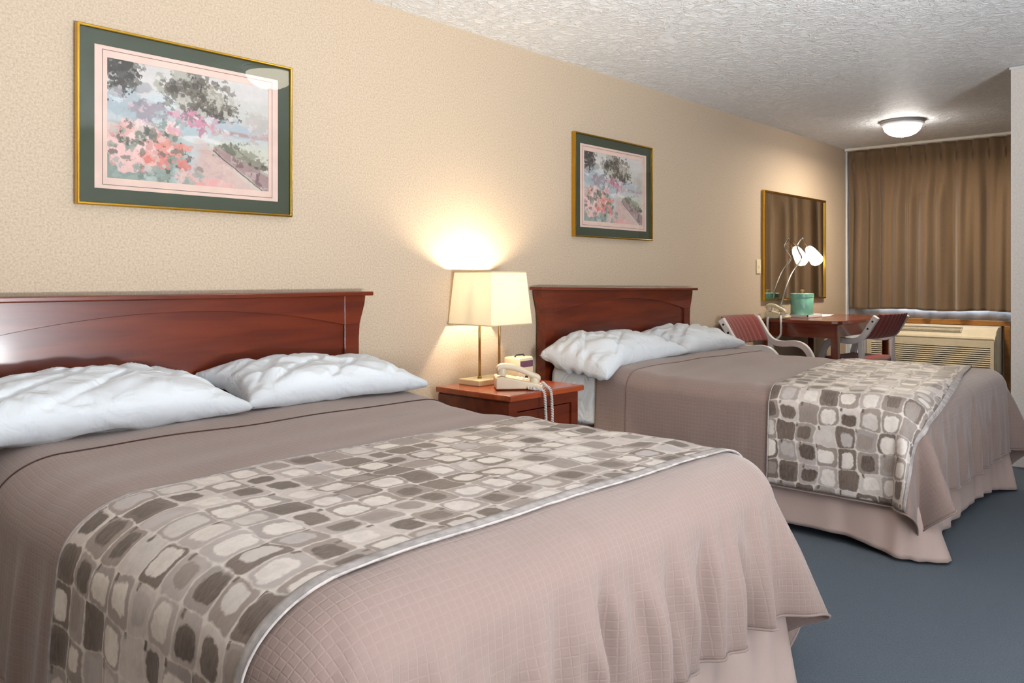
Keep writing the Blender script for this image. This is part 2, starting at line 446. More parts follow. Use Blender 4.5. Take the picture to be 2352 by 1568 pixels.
# ------------------------------------------------------------------ beds
class Bed: pass
def mkbed(xc, hw, seed, foldA, rh, rv, kc):
    b = Bed(); b.xc, b.hw, b.tf, b.zt, b.rc, b.re, b.rv, b.kc = xc, hw, 1.985, .628, rh+.004, rh, rv, kc
    rs = np.random.RandomState(seed)
    b.f = [(l, a, rs.rand()*6.28) for l, a in ((.31, .5), (.19, .8), (.125, .55), (.08, .25))]
    b.A = foldA; p0 = b.tf-b.rc+.1; b.cr = [(p0+.02+(2*b.hw-.1)*(i+.7*rs.rand())/11, -.03+.10*rs.rand(), -.25+.6*rs.rand(), .020+.014*rs.rand(), .016+.014*rs.rand()) for i in range(11)]; b.w = [(rs.rand()*6.28, rs.rand()*6.28) for _ in range(4)]
    return b
def perim(b, s, t):
    cx = np.clip(s, -(b.hw-b.rc), b.hw-b.rc); ct = np.minimum(t, b.tf-b.rc)
    dx = s-cx; dt = t-ct; dist = np.hypot(dx, dt); dd = np.maximum(dist, 1e-9)
    nx, nt = dx/dd, dt/dd
    phi = np.arctan2(dt, np.abs(dx)+1e-12)
    k = .30
    p = ct+k*phi+(cx+b.hw-b.rc)
    pr = (b.tf-b.rc)+k*PI/2+2*(b.hw-b.rc)+k*(PI/2-phi)+(b.tf-b.rc-ct)
    p = np.where(dx > 1e-9, pr, p)
    return cx, ct, nx, nt, dist, phi, p
def cloth(b, s, t, off=0.0, flare=.05, cornerA=.36, foldk=1.0):
    s = np.asarray(s, float); t = np.asarray(t, float)
    cx, ct, nx, nt, dist, phi, p = perim(b, s, t)
    re, rc = b.re, b.rc
    rv = b.rv; arc = PI/2*math.sqrt((re*re+rv*rv)/2)
    q = dist-rc; a = q+re; q0 = arc-re      # q0: cloth length at which the drape hangs free
    th = np.clip(a/arc, 0, 1)*PI/2; e = np.maximum(a-arc, 0)*(1-b.kc*np.sin(2*phi)**2)
    r = np.where(a <= 0, dist, rc-re+(re+off)*np.sin(th))
    z = np.where(a <= 0, b.zt+off, b.zt-rv+(rv+off)*np.cos(th))
    pp = p+.10*e
    F = sum(A*np.sin(2*PI*pp/l+ph) for l, A, ph in b.f)
    F = np.sign(F)*np.abs(F)**.85
    foot = nt**2; 
    amp = b.A[0]*(1-foot)+b.A[1]*foot
    grow = sst((a-arc*.72)/.24)
    lob = .5-.5*np.cos(8*phi)
    corner = np.where((phi > 1e-6) & (phi < PI/2-1e-6), lob, 0)
    cr = 0
    for pi_, e0, sl, wd, dp in b.cr:
        ee = np.maximum(e-e0, 0)
        cr = cr-dp*sst(ee/.12)*np.exp(-((p-pi_-sl*ee)/(wd*(.6+2.2*ee)))**2)+dp*.7*sst(ee/.12)*np.exp(-((p-pi_-.045-sl*ee)/(1.5*wd*(.6+2.2*ee)))**2)
    r = r+flare*e+foldk*(amp*grow*(F*.62+.4)+cr*(b.A[1]/.034)*foot)+cornerA*corner*e*(1-.25*e)
    z = z-e*np.sqrt(np.maximum(1-(flare+cornerA*corner*.8)**2, .1))
    # rise towards the pillows, crown, wrinkles
    up = 1-np.clip(e/.15, 0, 1)
    z = z+up*(.035*sst((.80-t)/.40)+.010*(1-(s/b.hw)**2))
    wr = (np.sin(9*s+23*t+b.w[0][0])*np.sin(4*s-11*t+b.w[0][1])*.0035+np.sin(21*t+6*s+b.w[1][0])*.0018*np.sin(3*s+b.w[1][1]))
    z = z+up*wr
    x = cx+nx*r; y = -(ct+nt*r)
    return np.stack([b.xc+x, y, z], -1)
def sheet_grid(b, s0, s1, t0, t1, ds, **kw):
    ns = int((s1-s0)/ds)+2; nt = int((t1-t0)/ds)+2
    S, T = np.meshgrid(np.linspace(s0, s1, ns), np.linspace(t0, t1, nt), indexing='ij')
    return S, T

def build_bed(xc, hw, seed, foldA, which, near, runner_t, skew, L, Lf, rh, rv, kc, seam, pipe):
    b = mkbed(xc, hw, seed, foldA, rh, rv, kc)
    bed = thing('bed', f'{which} queen bed with pinkish beige skirt below its coverlet', 'bed', (xc, -1.05, 0), 0, 'queen beds')
    base = Vector((xc, -1.05, 0))
    loc = -base
    m = MB(); ins = .03+.38*(rh-.04); m.box((xc-hw+ins, -1.985+ins, .31), (xc+hw-ins, -.11, .602), .115, 5); link('mattress', m, M['linen'], bed, loc, smooth=40)
    m = MB(); m.box((xc-hw+.05, -1.93, .06), (xc+hw-.05, -.11, .312), .02); link('box_spring', m, M['linen'], bed, loc)
    for sx in (-1, 1):
        for y in (-.25, -1.8):
            m = MB(); m.tube([(xc+sx*(hw-.2), y, 0), (xc+sx*(hw-.2), y, .07)], .02); link('leg', m, M['dark'], bed, loc)
    # skirt: three hanging panels round the base
    rs = np.random.RandomState(seed+5)
    ph = rs.rand(6)*6.28
    n_ = 420; hwS, tfS, rcS = hw-.022, 1.962, .05
    Ptot = (tfS-rcS-.2)*2+(hwS-rcS)*2+PI*rcS
    rows = []
    for v in np.linspace(0, 1, 22):
        ring = []
        for u in np.linspace(0, 1, n_):
            d = u*Ptot; l1 = tfS-rcS-.2; a1 = PI*rcS/2; l2 = 2*(hwS-rcS)
            if d < l1: x, t, nx, nt, cf = -hwS, .2+d, -1, 0, 0
            elif d < l1+a1: an = (d-l1)/rcS; nx, nt = -math.cos(an), math.sin(an); x, t = -(hwS-rcS)+nx*rcS, tfS-rcS+nt*rcS; cf = 1
            elif d < l1+a1+l2: x, t, nx, nt = -(hwS-rcS)+(d-l1-a1), tfS, 0, 1
            elif d < l1+2*a1+l2: an = (d-l1-a1-l2)/rcS; nx, nt = math.sin(an), math.cos(an); x, t = (hwS-rcS)+nx*rcS, tfS-rcS+nt*rcS
            else: x, t, nx, nt = hwS, tfS-rcS-(d-l1-2*a1-l2), 1, 0
            c1 = min(abs(d-(l1+a1/2)), abs(d-(l1+1.5*a1+l2)))
            near_c = math.exp(-(c1/.17)**2); slit = math.exp(-(c1/.02)**2)
            nearer = max(0, 1-c1/.45)
            fold = .010*math.sin(d*38+ph[0])*math.sin(d*5+ph[1])+.012*math.sin(d*17+ph[2])*nearer+.006*math.sin(d*71+ph[3])*nearer
            o = (.010+.085*near_c*(1.2 if nt > .5 else .7)*(1 if u < .5 else .6)-.05*slit)*v**1.3+fold*v*(1 if nt > .5 else .55)
            z = .40-(.40-(.052-.046*near_c**.6+.008*math.sin(d*7+ph[4])))*v
            ring.append((xc+x+nx*o, -(t+nt*o), max(z, .003)))
        rows.append(ring)
    m = MB(); m.grid(rows); link('bed_skirt', m, M['skirt'], bed, loc, solid=.003)
    # white sheet hanging out at the head end
    S, T = sheet_grid(b, -hw-.24, hw+.2, .105, .50, .02)
    P = cloth(b, S, T, -.006, foldk=.6); m = MB(); m.grid(P); link('sheet', m, M['linen'], bed, loc, solid=.002)
    # coverlet
    cov = thing('coverlet', f'mauve taupe quilted coverlet draped over the {near} bed', 'bedspread', (xc, -1.2, b.zt), 0, 'quilted coverlets')
    lc = -Vector(cov.location)
    S, T = sheet_grid(b, -hw-L, hw+L, .405, b.tf+Lf, .0125)
    P = cloth(b, S, T)
    m = MB(); m.grid(P, UV=np.stack([S, T], -1)); link('quilt', m, M['coverlet'], cov, lc, solid=.004)
    s = np.linspace(-hw-L, hw+L, 160); m = MB()
    m.tube(cloth(b, s, seam+0*s, .0015).tolist(), .0021, 6); link('piping', m, M[pipe], cov, lc)
    hem_s = np.concatenate([np.full(120, -hw-L), np.linspace(-hw-L, hw+L, 160), np.full(120, hw+L)])
    hem_t = np.concatenate([np.linspace(.405, b.tf+Lf, 120), np.full(160, b.tf+Lf), np.linspace(b.tf+Lf, .405, 120)])
    m = MB(); m.tube(cloth(b, hem_s, hem_t, .001).tolist(), .0036, 6); link('hem', m, M['coverlet'], cov, lc)
    # runner
    t0, t1 = runner_t; dr = L-.012
    run = thing('bed_runner', f'grey and cream patchwork print runner across the {near} bed', 'bed runner', (xc, -1.5, b.zt), 0, 'patchwork bed runners')
    lr = -Vector(run.location)
    ns, nt_ = 230, 76
    S, V = np.meshgrid(np.linspace(-hw-dr, hw+dr, ns), np.linspace(0, 1, nt_), indexing='ij')
    T = t0+(t1-t0)*V-skew*np.clip(S/hw, -1, 1)
    P = cloth(b, S, T, .008)
    m = MB(); m.grid(P, UV=np.stack([S+3.3, (t1-t0)*V+seed*.37], -1)); link('printed_panel', m, M['runner'], run, lr, solid=.004)
    s = np.linspace(-hw-dr, hw+dr, 200)
    bs = np.linspace(-hw-dr, hw+dr, 200)[:, None]; bt = np.linspace(t1-.022, t1+.001, 4)[None, :]
    m = MB(); m.grid(cloth(b, bs+0*bt, bt-skew*np.clip(bs/hw, -1, 1), .0095)); link('edge_strip', m, M['runner_edge'], run, lr, solid=.001)
    for tt, nm in ((t0, 'edge_binding'), (t1, 'edge_binding')):
        m = MB(); m.tube(cloth(b, s, tt-skew*np.clip(s/hw, -1, 1), .008).tolist(), .0026, 6); link(nm, m, M['runner_edge'], run, lr)
    return b
b1 = build_bed(1.435, .81, 3, (.010, .034), 'nearest', 'near', (1.095, 1.845), .0, .405, .35, .17, .12, .10, .60, 'pipe')
b2 = build_bed(4.235, .80, 11, (.003, .012), 'second', 'far', (1.235, 1.925), .125, .385, .375, .10, .085, .12, .60, 'pipe_tan')

# ------------------------------------------------------------------ pillows
def pillow(name, label, c, lx, ly, h, tilt, rz, seed, group, blunt=False):
    nu, nv = 90, 60
    top, bot = [], []
    def surf(sign):
        P = []
        for i in range(nu+1):
            row = []
            for j in range(nv+1):
                u, v = -1+2*i/nu, -1+2*j/nv
                x = lx/2*u*(1-.14*(1-v*v)*u*u); y = ly/2*v*(1-.13*(1-u*u)*v*v)
                bl = blunt and u < 0
                if bl: x = lx/2*u*(1-.03*(1-v*v))
                pr = max(0, (1-abs(u)**(9 if bl else 2.6)))*max(0, (1-abs(v)**2.2))
                th = h/2*pr**.42
                k = Vector((x*4+seed, y*4, sign*2))
                w = mnoise.noise(k*1.2)*.016-abs(mnoise.noise(Vector((x*3.5+seed, y*9+x*5, sign))))*.026-max(0, .22-abs(mnoise.noise(Vector((x*5-y*7+seed, y*4, 3+sign)))))*.06+mnoise.noise(k*5)*.004+.010
                edge = math.exp(-((1-abs(u))/.16)**2)
                w += edge*.010*math.sin(v*19+seed)
                z = sign*(th*(1.0 if sign > 0 else .55)+w*min(1, pr*2.2))
                if bl: z -= .075*float(sst((-u-.55)/.45))*(.6+.4*(-v*.5+.5)); z += .004*math.sin(u*22+y*26)*float(sst((-u-.3)/.4))*(sign > 0)*min(1, pr*1.5)
                row.append((x, y, z+.006*sign*(pr > 0)))
            P.append(row)
        return P
    m = MB(); A = m.grid(surf(1)); B = m.grid(surf(-1), flip=True)
    bmesh.ops.remove_doubles(m.bm, verts=m.bm.verts[:], dist=.0015)
    o = link(name, m, M['linen'], None, c, smooth=0)
    o.rotation_euler = (tilt, 0, rz)
    return tag(o, label, 'pillow', group)
G = 'white pillows at the headboards'
pillow('pillow', 'white pillow on the near bed, cut by the left edge of the photo', (.925, -.315, .728), .95, .44, .17, .16, .02, 1.3, G)
pillow('pillow', 'white pillow on the near bed, closest to the lamp', (1.79, -.30, .726), .785, .42, .155, .16, -.03, 5.1, G)
pillow('pillow', 'white pillow on the far bed nearest the nightstand, with its open case end drooping', (3.775, -.31, .718), .87, .44, .18, .14, .05, 9.7, G, True)
pillow('pillow', 'white pillow on the far bed closest to the desk chairs', (4.565, -.30, .718), .725, .42, .17, .14, -.02, 14.2, G)

# ------------------------------------------------------------------ nightstand
ns = thing('nightstand', 'cherry wood nightstand between the two beds holding lamp and telephone', 'nightstand', (2.89, -.31, 0))
l = -Vector(ns.location)
X0, X1, Y0, Y1 = 2.625, 3.155, -.545, -.055
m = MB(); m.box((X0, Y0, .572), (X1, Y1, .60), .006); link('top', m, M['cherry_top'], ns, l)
m = MB()
x0, x1, y0, y1 = X0+.02, X1-.02, Y0+.025, Y1-.005
m.box((x0, y0+.012, .08), (x0+.02, y1, .572)); m.box((x1-.02, y0+.012, .08), (x1, y1, .572)); m.box((x0, y1-.012, .08), (x1, y1, .572)); m.box((x0+.02, y0+.03, .08), (x1-.02, y1-.012, .1))
link('body', m, M['cherry'], ns, l)
m = MB(); m.frame(x0, x1, .06, .571, .05, y0, y0+.02); link('face_frame', m, M['cherry'], ns, l)
m = MB(); m.frame(-(-y0), -(-y1), .09, .565, .05, 0, .006)
bmesh.ops.rotate(m.bm, verts=m.bm.verts[:], cent=(0, 0, 0), matrix=Matrix.Rotation(PI/2, 3, 'Z'))
for v in m.bm.verts: v.co = Vector((x0-.006+(-v.co.x if v.co.x > 0 else -v.co.x), v.co.y, v.co.z))
link('side_panel', m, M['cherry'], ns, l)
m = MB(); m.box((x0+.052, y0+.008, .115), (x1-.052, y0+.022, .515), .003)
dr = link('door', m, M['cherry'], ns, l)
m = MB(); m.tube([(x0+.09, y0+.008, .38), (x0+.09, y0-.012, .38)], [.006, .012], 12); link('knob', m, M['brass'], dr)
for lx in (x0+.02, x1-.02):
    for ly in (y0+.03, y1-.03):
        m = MB(); m.box((lx-.018, ly-.018, 0), (lx+.018, ly+.018, .082)); link('leg', m, M['cherry'], ns, l)

# ------------------------------------------------------------------ table lamp
lc = Vector((2.90, -.155, .60))
lamp = thing('table_lamp', 'lit two-post table lamp with tapered cream shade on the nightstand', 'lamp', lc)
m = MB(); m.box((-.150, -.07, 0), (.088, .07, .028), .004); link('base', m, M['lampbase'], lamp)
m = MB(); m.box((.0, -.05, .027), (.03, -.03, .034), .002); link('switch', m, M['dark'], lamp)
for px in (-.075, .065):
    m = MB(); m.tube([(px, 0, .027), (px, 0, .46)], .0065, 12); link('post', m, M['brass'], lamp)
    m = MB(); m.tube([(px, 0, .027), (px, 0, .04)], [.012, .008], 12); link('post_collar', m, M['brass'], lamp)
m = MB(); m.tube([(-.075, 0, .46), (.065, 0, .46)], .005, 10); link('crossbar', m, M['brass'], lamp)
hb, ht, z0, z1 = .147, .126, .292, .548
def sq(h, z, k=8):
    P = []
    for c0, c1 in (((-1, -1), (1, -1)), ((1, -1), (1, 1)), ((1, 1), (-1, 1)), ((-1, 1), (-1, -1))):
        for i in range(k): P.append(((c0[0]+(c1[0]-c0[0])*i/k)*h, (c0[1]+(c1[1]-c0[1])*i/k)*h, z))
    return P
m = MB(); m.grid([sq(hb+(ht-hb)*v, z0+(z1-z0)*v) for v in np.linspace(0, 1, 7)], closed_v=True)
sh = link('lamp_shade', m, M['lampshade'], lamp, solid=.002)
for f in sh.data.polygons: f.use_smooth = False
for h, z in ((hb, z0), (ht, z1)):
    m = MB(); P = sq(h+.001, z); m.tube(P+[P[0]], .0028, 6); link('shade_trim', m, M['lampbase'], lamp)
m = MB(); m.lathe([(.0, .0), (.018, .004), (.03, .03), (.026, .055), (.012, .075), (.012, .09)], (-.005, 0, .36), 20); link('bulb', m, M['bulb'], lamp)
def point(name, loc, power, color, radius, parent=None):
    d = bpy.data.lights.new(name, 'POINT'); d.energy = power; d.color = color; d.shadow_soft_size = radius
    o = bpy.data.objects.new(name, d); COL.objects.link(o); o.location = loc
    if parent is not None: o.parent = parent
    return o
point('lamp_light', (-.005, -.005, .485), 27, (1, .83, .60), .03, lamp)

# ------------------------------------------------------------------ clock radio
ck = thing('clock_radio', 'cream clock radio with dark display at the back of the nightstand', 'clock', (3.055, -.205, .60), math.radians(4))
m = MB(); m.box((-.06, -.05, .004), (.06, .05, .122), .01, 3); link('case', m, M['cream'], ck, smooth=40)
m = MB(); m.box((-.05, -.053, .072), (.05, -.049, .104), .001); link('display', m, M['display'], ck)
for k in range(3):
    m = MB(); m.box((-.046+k*.014, -.053, .048), (-.041+k*.014, -.049, .058)); link('button', m, M['dark'], ck)
m = MB(); m.tube([(-.005, -.0495, .024), (-.005, -.058, .024)], .007, 14); link('knob', m, M['dark'], ck)
m = MB(); m.tube([(-.045, -.01, .121), (-.035, -.01, .131), (.025, -.01, .131), (.035, -.01, .121)], .004, 8); link('snooze_bar', m, M['dark'], ck)
for px in (-.045, .045):
    m = MB(); m.box((px-.008, -.04, 0), (px+.008, .04, .006)); link('foot', m, M['dark'], ck)

# ------------------------------------------------------------------ telephones
def coil(path, rc, rw, turns):
    pts = [Vector(p) for p in path]
    L = [0]
    for a, b in zip(pts, pts[1:]): L.append(L[-1]+(b-a).length)
    out = []; n_ = turns*9; prev = None
    for i in range(n_+1):
        d = L[-1]*i/n_; k = max(j for j in range(len(L)) if L[j] <= d+1e-9); k = min(k, len(pts)-2)
        f = (d-L[k])/max(L[k+1]-L[k], 1e-9); p = pts[k].lerp(pts[k+1], f)
        t = (pts[k+1]-pts[k]).normalized()
        if prev is None: x = t.orthogonal().normalized()
        else: x = (prev-t*prev.dot(t)).normalized()
        prev = x; y = t.cross(x); a = 2*PI*turns*i/n_
        out.append(p+(x*math.cos(a)+y*math.sin(a))*rc)
    return out
def smooth_path(pts, n_=60):
    P = [Vector(p) for p in pts]; P = [P[0]*2-P[1]]+P+[P[-1]*2-P[-2]]; out = []
    seg = len(P)-3
    for i in range(n_+1):
        f = min(i/n_*seg, seg-1e-6); k = int(f); u = f-k; a, b, c, d = P[k:k+4]
        out.append(.5*((2*b)+(c-a)*u+(2*a-5*b+4*c-d)*u*u+(3*b-a-3*c+d)*u**3))
    return out
def phone(label, loc, rz, mat, L=.215, Wd=.17):
    """local +x runs from the back of the phone to its front; handset on the -y side"""
    r = thing('telephone', label, 'telephone', loc, rz, 'corded telephones')
    m = MB()
    prof = [(-L/2, .004), (L/2, .004), (L/2+.004, .02), (L/2-.01, .026), (-L/2+.03, .062), (-L/2, .058)]
    m.prism(prof, lambda a, b, d: (a, d, b), -Wd/2, Wd/2); link('base', m, mat, r, bev=.006, smooth=50)
    sl = math.atan2(.036, L-.04)
    def top(x): return .062-(x+L/2-.03)*math.tan(sl)
    m = MB()
    for i in range(4):
        for j in range(3):
            x, y = .0+i*.02, .0+j*.022
            m.box((x, y, top(x)-.008), (x+.013, y+.015, top(x)+.003))
    link('keypad', m, M['white'], r)
    # handset: arched bar with two cups
    yc = -Wd/2+.034
    pts = [(-L/2+.005, .096), (-L/2+.03, .108), (-L/2+.075, .104), (.02, .088), (.06, .068), (L/2-.005, .052)]
    P = smooth_path([(a, yc, b) for a, b in pts], 26); rings = []
    for i, p in enumerate(P):
        u = i/(len(P)-1); w = .024-.003*math.sin(PI*u); h = .015
        if i in (0, len(P)-1): w *= .7; h *= .6
        rings.append([(p.x, p.y+w*math.copysign(abs(math.cos(a))**.6, math.cos(a)), p.z+h*math.copysign(abs(math.sin(a))**.6, math.sin(a))) for a in np.linspace(0, 2*PI, 16, endpoint=False)])
    m = MB(); V = m.grid(rings, closed_v=True); m.bm.faces.new(list(reversed(V[0]))); m.bm.faces.new(V[-1])
    for cx_, cz_ in ((-L/2+.032, .078), (L/2-.03, .038)):
        m.tube([(cx_-.005, yc, cz_-.012), (cx_, yc, cz_+.006), (cx_, yc, cz_+.02)], [.021, .025, .021], 16)
    hs = link('handset', m, mat, r, smooth=50)
    return r, hs, yc
PH = Vector((2.845, -.385, .60))
ph1, hs1, yc1 = phone('beige corded telephone in front of the lamp on the nightstand', PH, math.radians(-42), M['phone_cream'], .215, .16)
Ri = Matrix.Rotation(math.radians(42), 4, 'Z')
def tol(p): return Ri @ (Vector(p)-PH)
c1 = smooth_path([tol(p) for p in ((2.815, -.478, .612), (2.83, -.505, .608), (2.832, -.535, .609), (2.832, -.562, .598), (2.832, -.570, .52), (2.838, -.572, .40), (2.855, -.575, .33), (2.872, -.575, .40), (2.876, -.572, .52), (2.876, -.564, .600), (2.882, -.535, .617), (2.905, -.49, .63))], 90)
m = MB(); m.tube(coil(c1, .0055, .002, 95), .0022, 5); link('handset_cord', m, M['white'], ph1)
c2 = smooth_path([tol(p) for p in ((2.92, -.42, .606), (2.98, -.43, .604), (3.02, -.41, .604), (3.01, -.37, .604), (2.95, -.33, .604))], 30)
m = MB(); m.tube(c2, .0035, 8); link('line_cord', m, M['white'], ph1)

# ------------------------------------------------------------------ pictures
def art_mesh():
    nx, ny = 430, 300
    W, H = .636, .444
    rs = np.random.RandomState(21)
    V, U = np.meshgrid(np.linspace(0, 1, ny), np.linspace(0, 1, nx), indexing='ij')   # V down
    def vn(f, seed, ax=1.0):
        r = np.random.RandomState(seed); gx, gy = int(f*1.43*ax)+3, int(f)+3
        g = r.rand(gy, gx); x = U*f*1.43*ax; y = V*f
        i, j = x.astype(int), y.astype(int); a, c = x-i, y-j; a = a*a*(3-2*a); c = c*c*(3-2*c)
        return (g[j, i]*(1-a)+g[j, i+1]*a)*(1-c)+(g[j+1, i]*(1-a)+g[j+1, i+1]*a)*c
    def fb(f, seed, o=4, ax=1.0):
        s_ = 0; w = .5; t_ = 0
        for k in range(o): s_ = s_+w*vn(f*2**k, seed+k, ax); t_ += w; w *= .6
        return s_/t_
    img = np.zeros((ny, nx, 3))
    L = lambda c: np.array(lin(c))
    img[:] = L((208, 202, 196))
    def lay(mask, c, a=1.0):
        k = (np.clip(mask, 0, 1)*a)[..., None]; img[:] = img*(1-k)+L(c)*k
    def blob(cx, cy, rx, ry, c, a=1.0, f=9, seed=1, rag=.9, hard=6):
        d = np.hypot((U-cx)/rx, (V-cy)/ry); lay((1-d+rag*(fb(f, seed)-.5)*1.6)*hard, c, a)
    lay((fb(3, 5)-.35)*2, (196, 186, 186), .6)
    lay(((V-.16-.10*(1-U))+.1*(fb(4, 8)-.5))*9*(U < 2), (184, 178, 180), .55)      # hills
    lay((V-.30+.12*(fb(5, 9)-.5))*8, (176, 184, 186), .8)                          # mist
    lay((V-.42)*6, (188, 192, 190), .6)
    blob(.86, .30, .25, .10, (196, 192, 182), .7, 5, 33)
    blob(.12, .36, .16, .14, (150, 166, 174), .7, 7, 12); blob(.30, .30, .14, .06, (196, 204, 206), .8, 7, 13)
    blob(.23, .42, .13, .10, (148, 134, 142), .85, 9, 14); blob(.20, .22, .07, .05, (148, 146, 152), .7, 9, 15)
    blob(.78, .46, .14, .07, (164, 174, 184), .8, 8, 16); blob(.92, .38, .09, .10, (178, 168, 160), .7, 14, 17)
    lay((.022-np.abs(V-.49-.03*(U-.7)))*90*(U > .66)*(fb(14, 18) > .38), (170, 132, 124), .8)   # fence
    lay((V-.53)*12*(U > .6), (200, 196, 176), .8)
    # trees
    blob(.08, .10, .12, .17, (110, 106, 98), .9, 16, 40, 1.3); blob(.07, .12, .09, .16, (64, 58, 54), .95, 22, 41, 1.7, 10)
    lay((.014-np.abs(U-.085-.01*np.sin(V*20)))*200*(V < .33)*(V > .15), (72, 62, 60), .9)
    blob(.45, .16, .16, .16, (168, 164, 150), .9, 12, 42, 1.3); blob(.60, .24, .16, .11, (158, 148, 130), .9, 14, 43, 1.3)
    for cx, cy, rx, ry, k in ((.52, .10, .07, .09, 44), (.37, .17, .05, .06, 45), (.50, .20, .09, .07, 46), (.52, .30, .08, .07, 47), (.66, .34, .10, .05, 48), (.72, .27, .05, .06, 49), (.44, .23, .06, .04, 50)):
        blob(cx, cy, rx, ry, (102, 94, 82), .8, 30, k, 2.6, 7)
    for cx, cy, rx, ry, k in ((.52, .13, .04, .05, 54), (.55, .33, .07, .04, 55), (.69, .36, .08, .03, 56), (.37, .20, .03, .03, 57)):
        blob(cx, cy, rx, ry, (70, 62, 54), .85, 36, k, 2.8, 8)
    # middle flowers
    blob(.36, .50, .08, .06, (120, 134, 124), .8, 20, 60, 1.8); blob(.46, .53, .10, .05, (166, 182, 186), .9, 14, 61)
    blob(.50, .42, .12, .045, (196, 124, 146), .9, 26, 62, 2.2, 9); blob(.58, .45, .06, .04, (206, 130, 150), .9, 26, 63, 2.2)
    blob(.45, .40, .06, .03, (150, 92, 112), .7, 30, 64, 2.2); blob(.52, .58, .14, .03, (206, 206, 202), .9, 8, 65)
    # path
    pl = .50-.12*(V-.6); pr_ = .58+.95*(V-.58)
    lay(np.minimum((U-pl+.06*(fb(9, 70)-.5))*14, (pr_-U)*14)*(V > .57), (204, 172, 162), .95)
    lay((fb(16, 71, 3, .3)-.52)*8*(V > .66)*(U > .48), (188, 152, 150), .5)
    # foreground flowers
    lay(np.minimum((.50-U-.35*np.abs(V-.75)+.12*(fb(8, 72)-.5))*10, (V-.5)*12), (132, 142, 130), .95)
    blob(.28, .68, .12, .10, (84, 92, 80), .9, 18, 73, 1.8); blob(.10, .86, .14, .12, (128, 146, 138), .8, 12, 74)
    rr = np.random.RandomState(5)
    for k in range(54):
        cx, cy = .03+.42*rr.rand(), .52+.33*rr.rand()
        if cx > .30+.5*(.80-cy): cx *= .6
        r_ = .018+.030*rr.rand()
        blob(cx, cy, r_, r_*1.3, [(224, 178, 170), (216, 158, 150), (232, 196, 188), (204, 146, 140), (188, 176, 164)][k % 5], .85, 24, 100+k, 1.3, 8)
    for cx, cy in ((.07, .76), (.13, .86), (.04, .70), (.16, .79), (.09, .82)): blob(cx, cy, .058, .066, (228, 180, 174), .9, 16, int(200+cx*99), 1.0)
    for cx, cy in ((.33, .66), (.44, .66), (.38, .72), (.25, .78)): blob(cx, cy, .055, .04, (220, 138, 124), .85, 24, int(230+cx*99), 2.0)
    for k in range(40):
        cx, cy = .03+.44*rr.rand(), .50+.46*rr.rand(); blob(cx, cy, .012+.016*rr.rand(), .02+.02*rr.rand(), [(78, 84, 76), (104, 112, 100), (140, 152, 140)][k % 3], .75, 34, 150+k, 2.2, 9)
    for cx, cy, c in ((.45, .80, (214, 120, 108)), (.24, .82, (208, 112, 100)), (.32, .80, (210, 124, 114)), (.48, .92, (228, 160, 152)), (.62, .95, (228, 158, 152)), (.70, .96, (226, 170, 162)), (.55, .97, (220, 150, 146))):
        blob(cx, cy, .05, .05, c, .85, 24, int(cx*300), 1.6)
    for k in range(10): blob(.04+.5*rr.rand(), .88+.12*rr.rand(), .03, .05, [(150, 160, 150), (120, 132, 126), (168, 178, 176)][k % 3], .7, 26, 170+k, 1.8)
    rq = np.random.RandomState(77)
    def strokes(k, x0, x1, y0, y1, cols, r0, r1, a, sd):
        for i in range(k):
            cx, cy, q_ = x0+(x1-x0)*rq.rand(), y0+(y1-y0)*rq.rand(), r0+(r1-r0)*rq.rand()
            blob(cx, cy, q_, q_*(.6+.9*rq.rand()), cols[i % len(cols)], a, 34, sd+i, 2.6, 8)
    strokes(22, .0, .16, .0, .3, [(60, 56, 52), (92, 86, 78), (176, 170, 166)], .012, .03, .8, 300)
    strokes(40, .34, .74, .04, .38, [(72, 64, 56), (120, 112, 98), (186, 180, 168), (96, 86, 74)], .012, .032, .75, 330)
    strokes(26, .02, .34, .28, .5, [(196, 204, 208), (128, 126, 132), (160, 172, 174), (206, 176, 180)], .012, .03, .65, 380)
    strokes(26, .34, .72, .38, .56, [(206, 150, 162), (150, 164, 160), (110, 122, 114), (214, 206, 204), (176, 104, 126)], .010, .026, .75, 420)
    strokes(22, .62, 1.0, .36, .56, [(190, 176, 172), (168, 178, 184), (206, 196, 190), (178, 146, 142)], .012, .03, .6, 460)
    strokes(30, .0, .55, .8, 1.0, [(148, 160, 152), (112, 124, 116), (222, 178, 170), (176, 186, 182)], .012, .03, .7, 500)
    strokes(14, .5, .85, .7, 1.0, [(190, 156, 150), (216, 188, 178), (180, 146, 146)], .012, .04, .45, 540)
    # right shrubs and stone wall
    blob(.76, .66, .12, .07, (146, 144, 126), .9, 18, 80, 1.8); blob(.86, .74, .10, .05, (128, 122, 106), .9, 22, 81, 1.9); blob(.74, .63, .06, .05, (104, 102, 88), .85, 28, 82, 2.2); blob(.90, .77, .06, .035, (86, 78, 70), .85, 30, 83, 2.2)
    yb = .66+.94*(U-.62)+.02*(fb(12, 85)-.5); yt = .60+.60*(U-.62)
    wallm = np.minimum(np.minimum((yb-V)*40, (V-yt)*40), (U-.62)*40)
    lay(wallm, (176, 150, 148), .95)
    cell = np.floor((U*13+.4*np.floor(V*16)))*7.13+np.floor(V*16)*3.7
    lay(np.minimum(wallm, (np.abs(np.sin(cell*12.9)) > .55)*1.0), (150, 120, 118), .7)
    lay(np.minimum(wallm, (fb(26, 86) > .6)*1.0), (106, 82, 80), .7)
    lay((.010-np.abs(V-yb))*120*(U > .62), (74, 58, 58), .95)
    lay((.008-np.abs(V-yt))*90*(U > .62)*(fb(18, 87) > .45), (96, 80, 78), .8)
    img *= (.86+.14*fb(40, 90)+.16*fb(7, 91))[..., None]
    gm = img.mean(-1, keepdims=True); img[:] = gm+(img-gm)*.88
    img = np.clip(img, 0, 1)
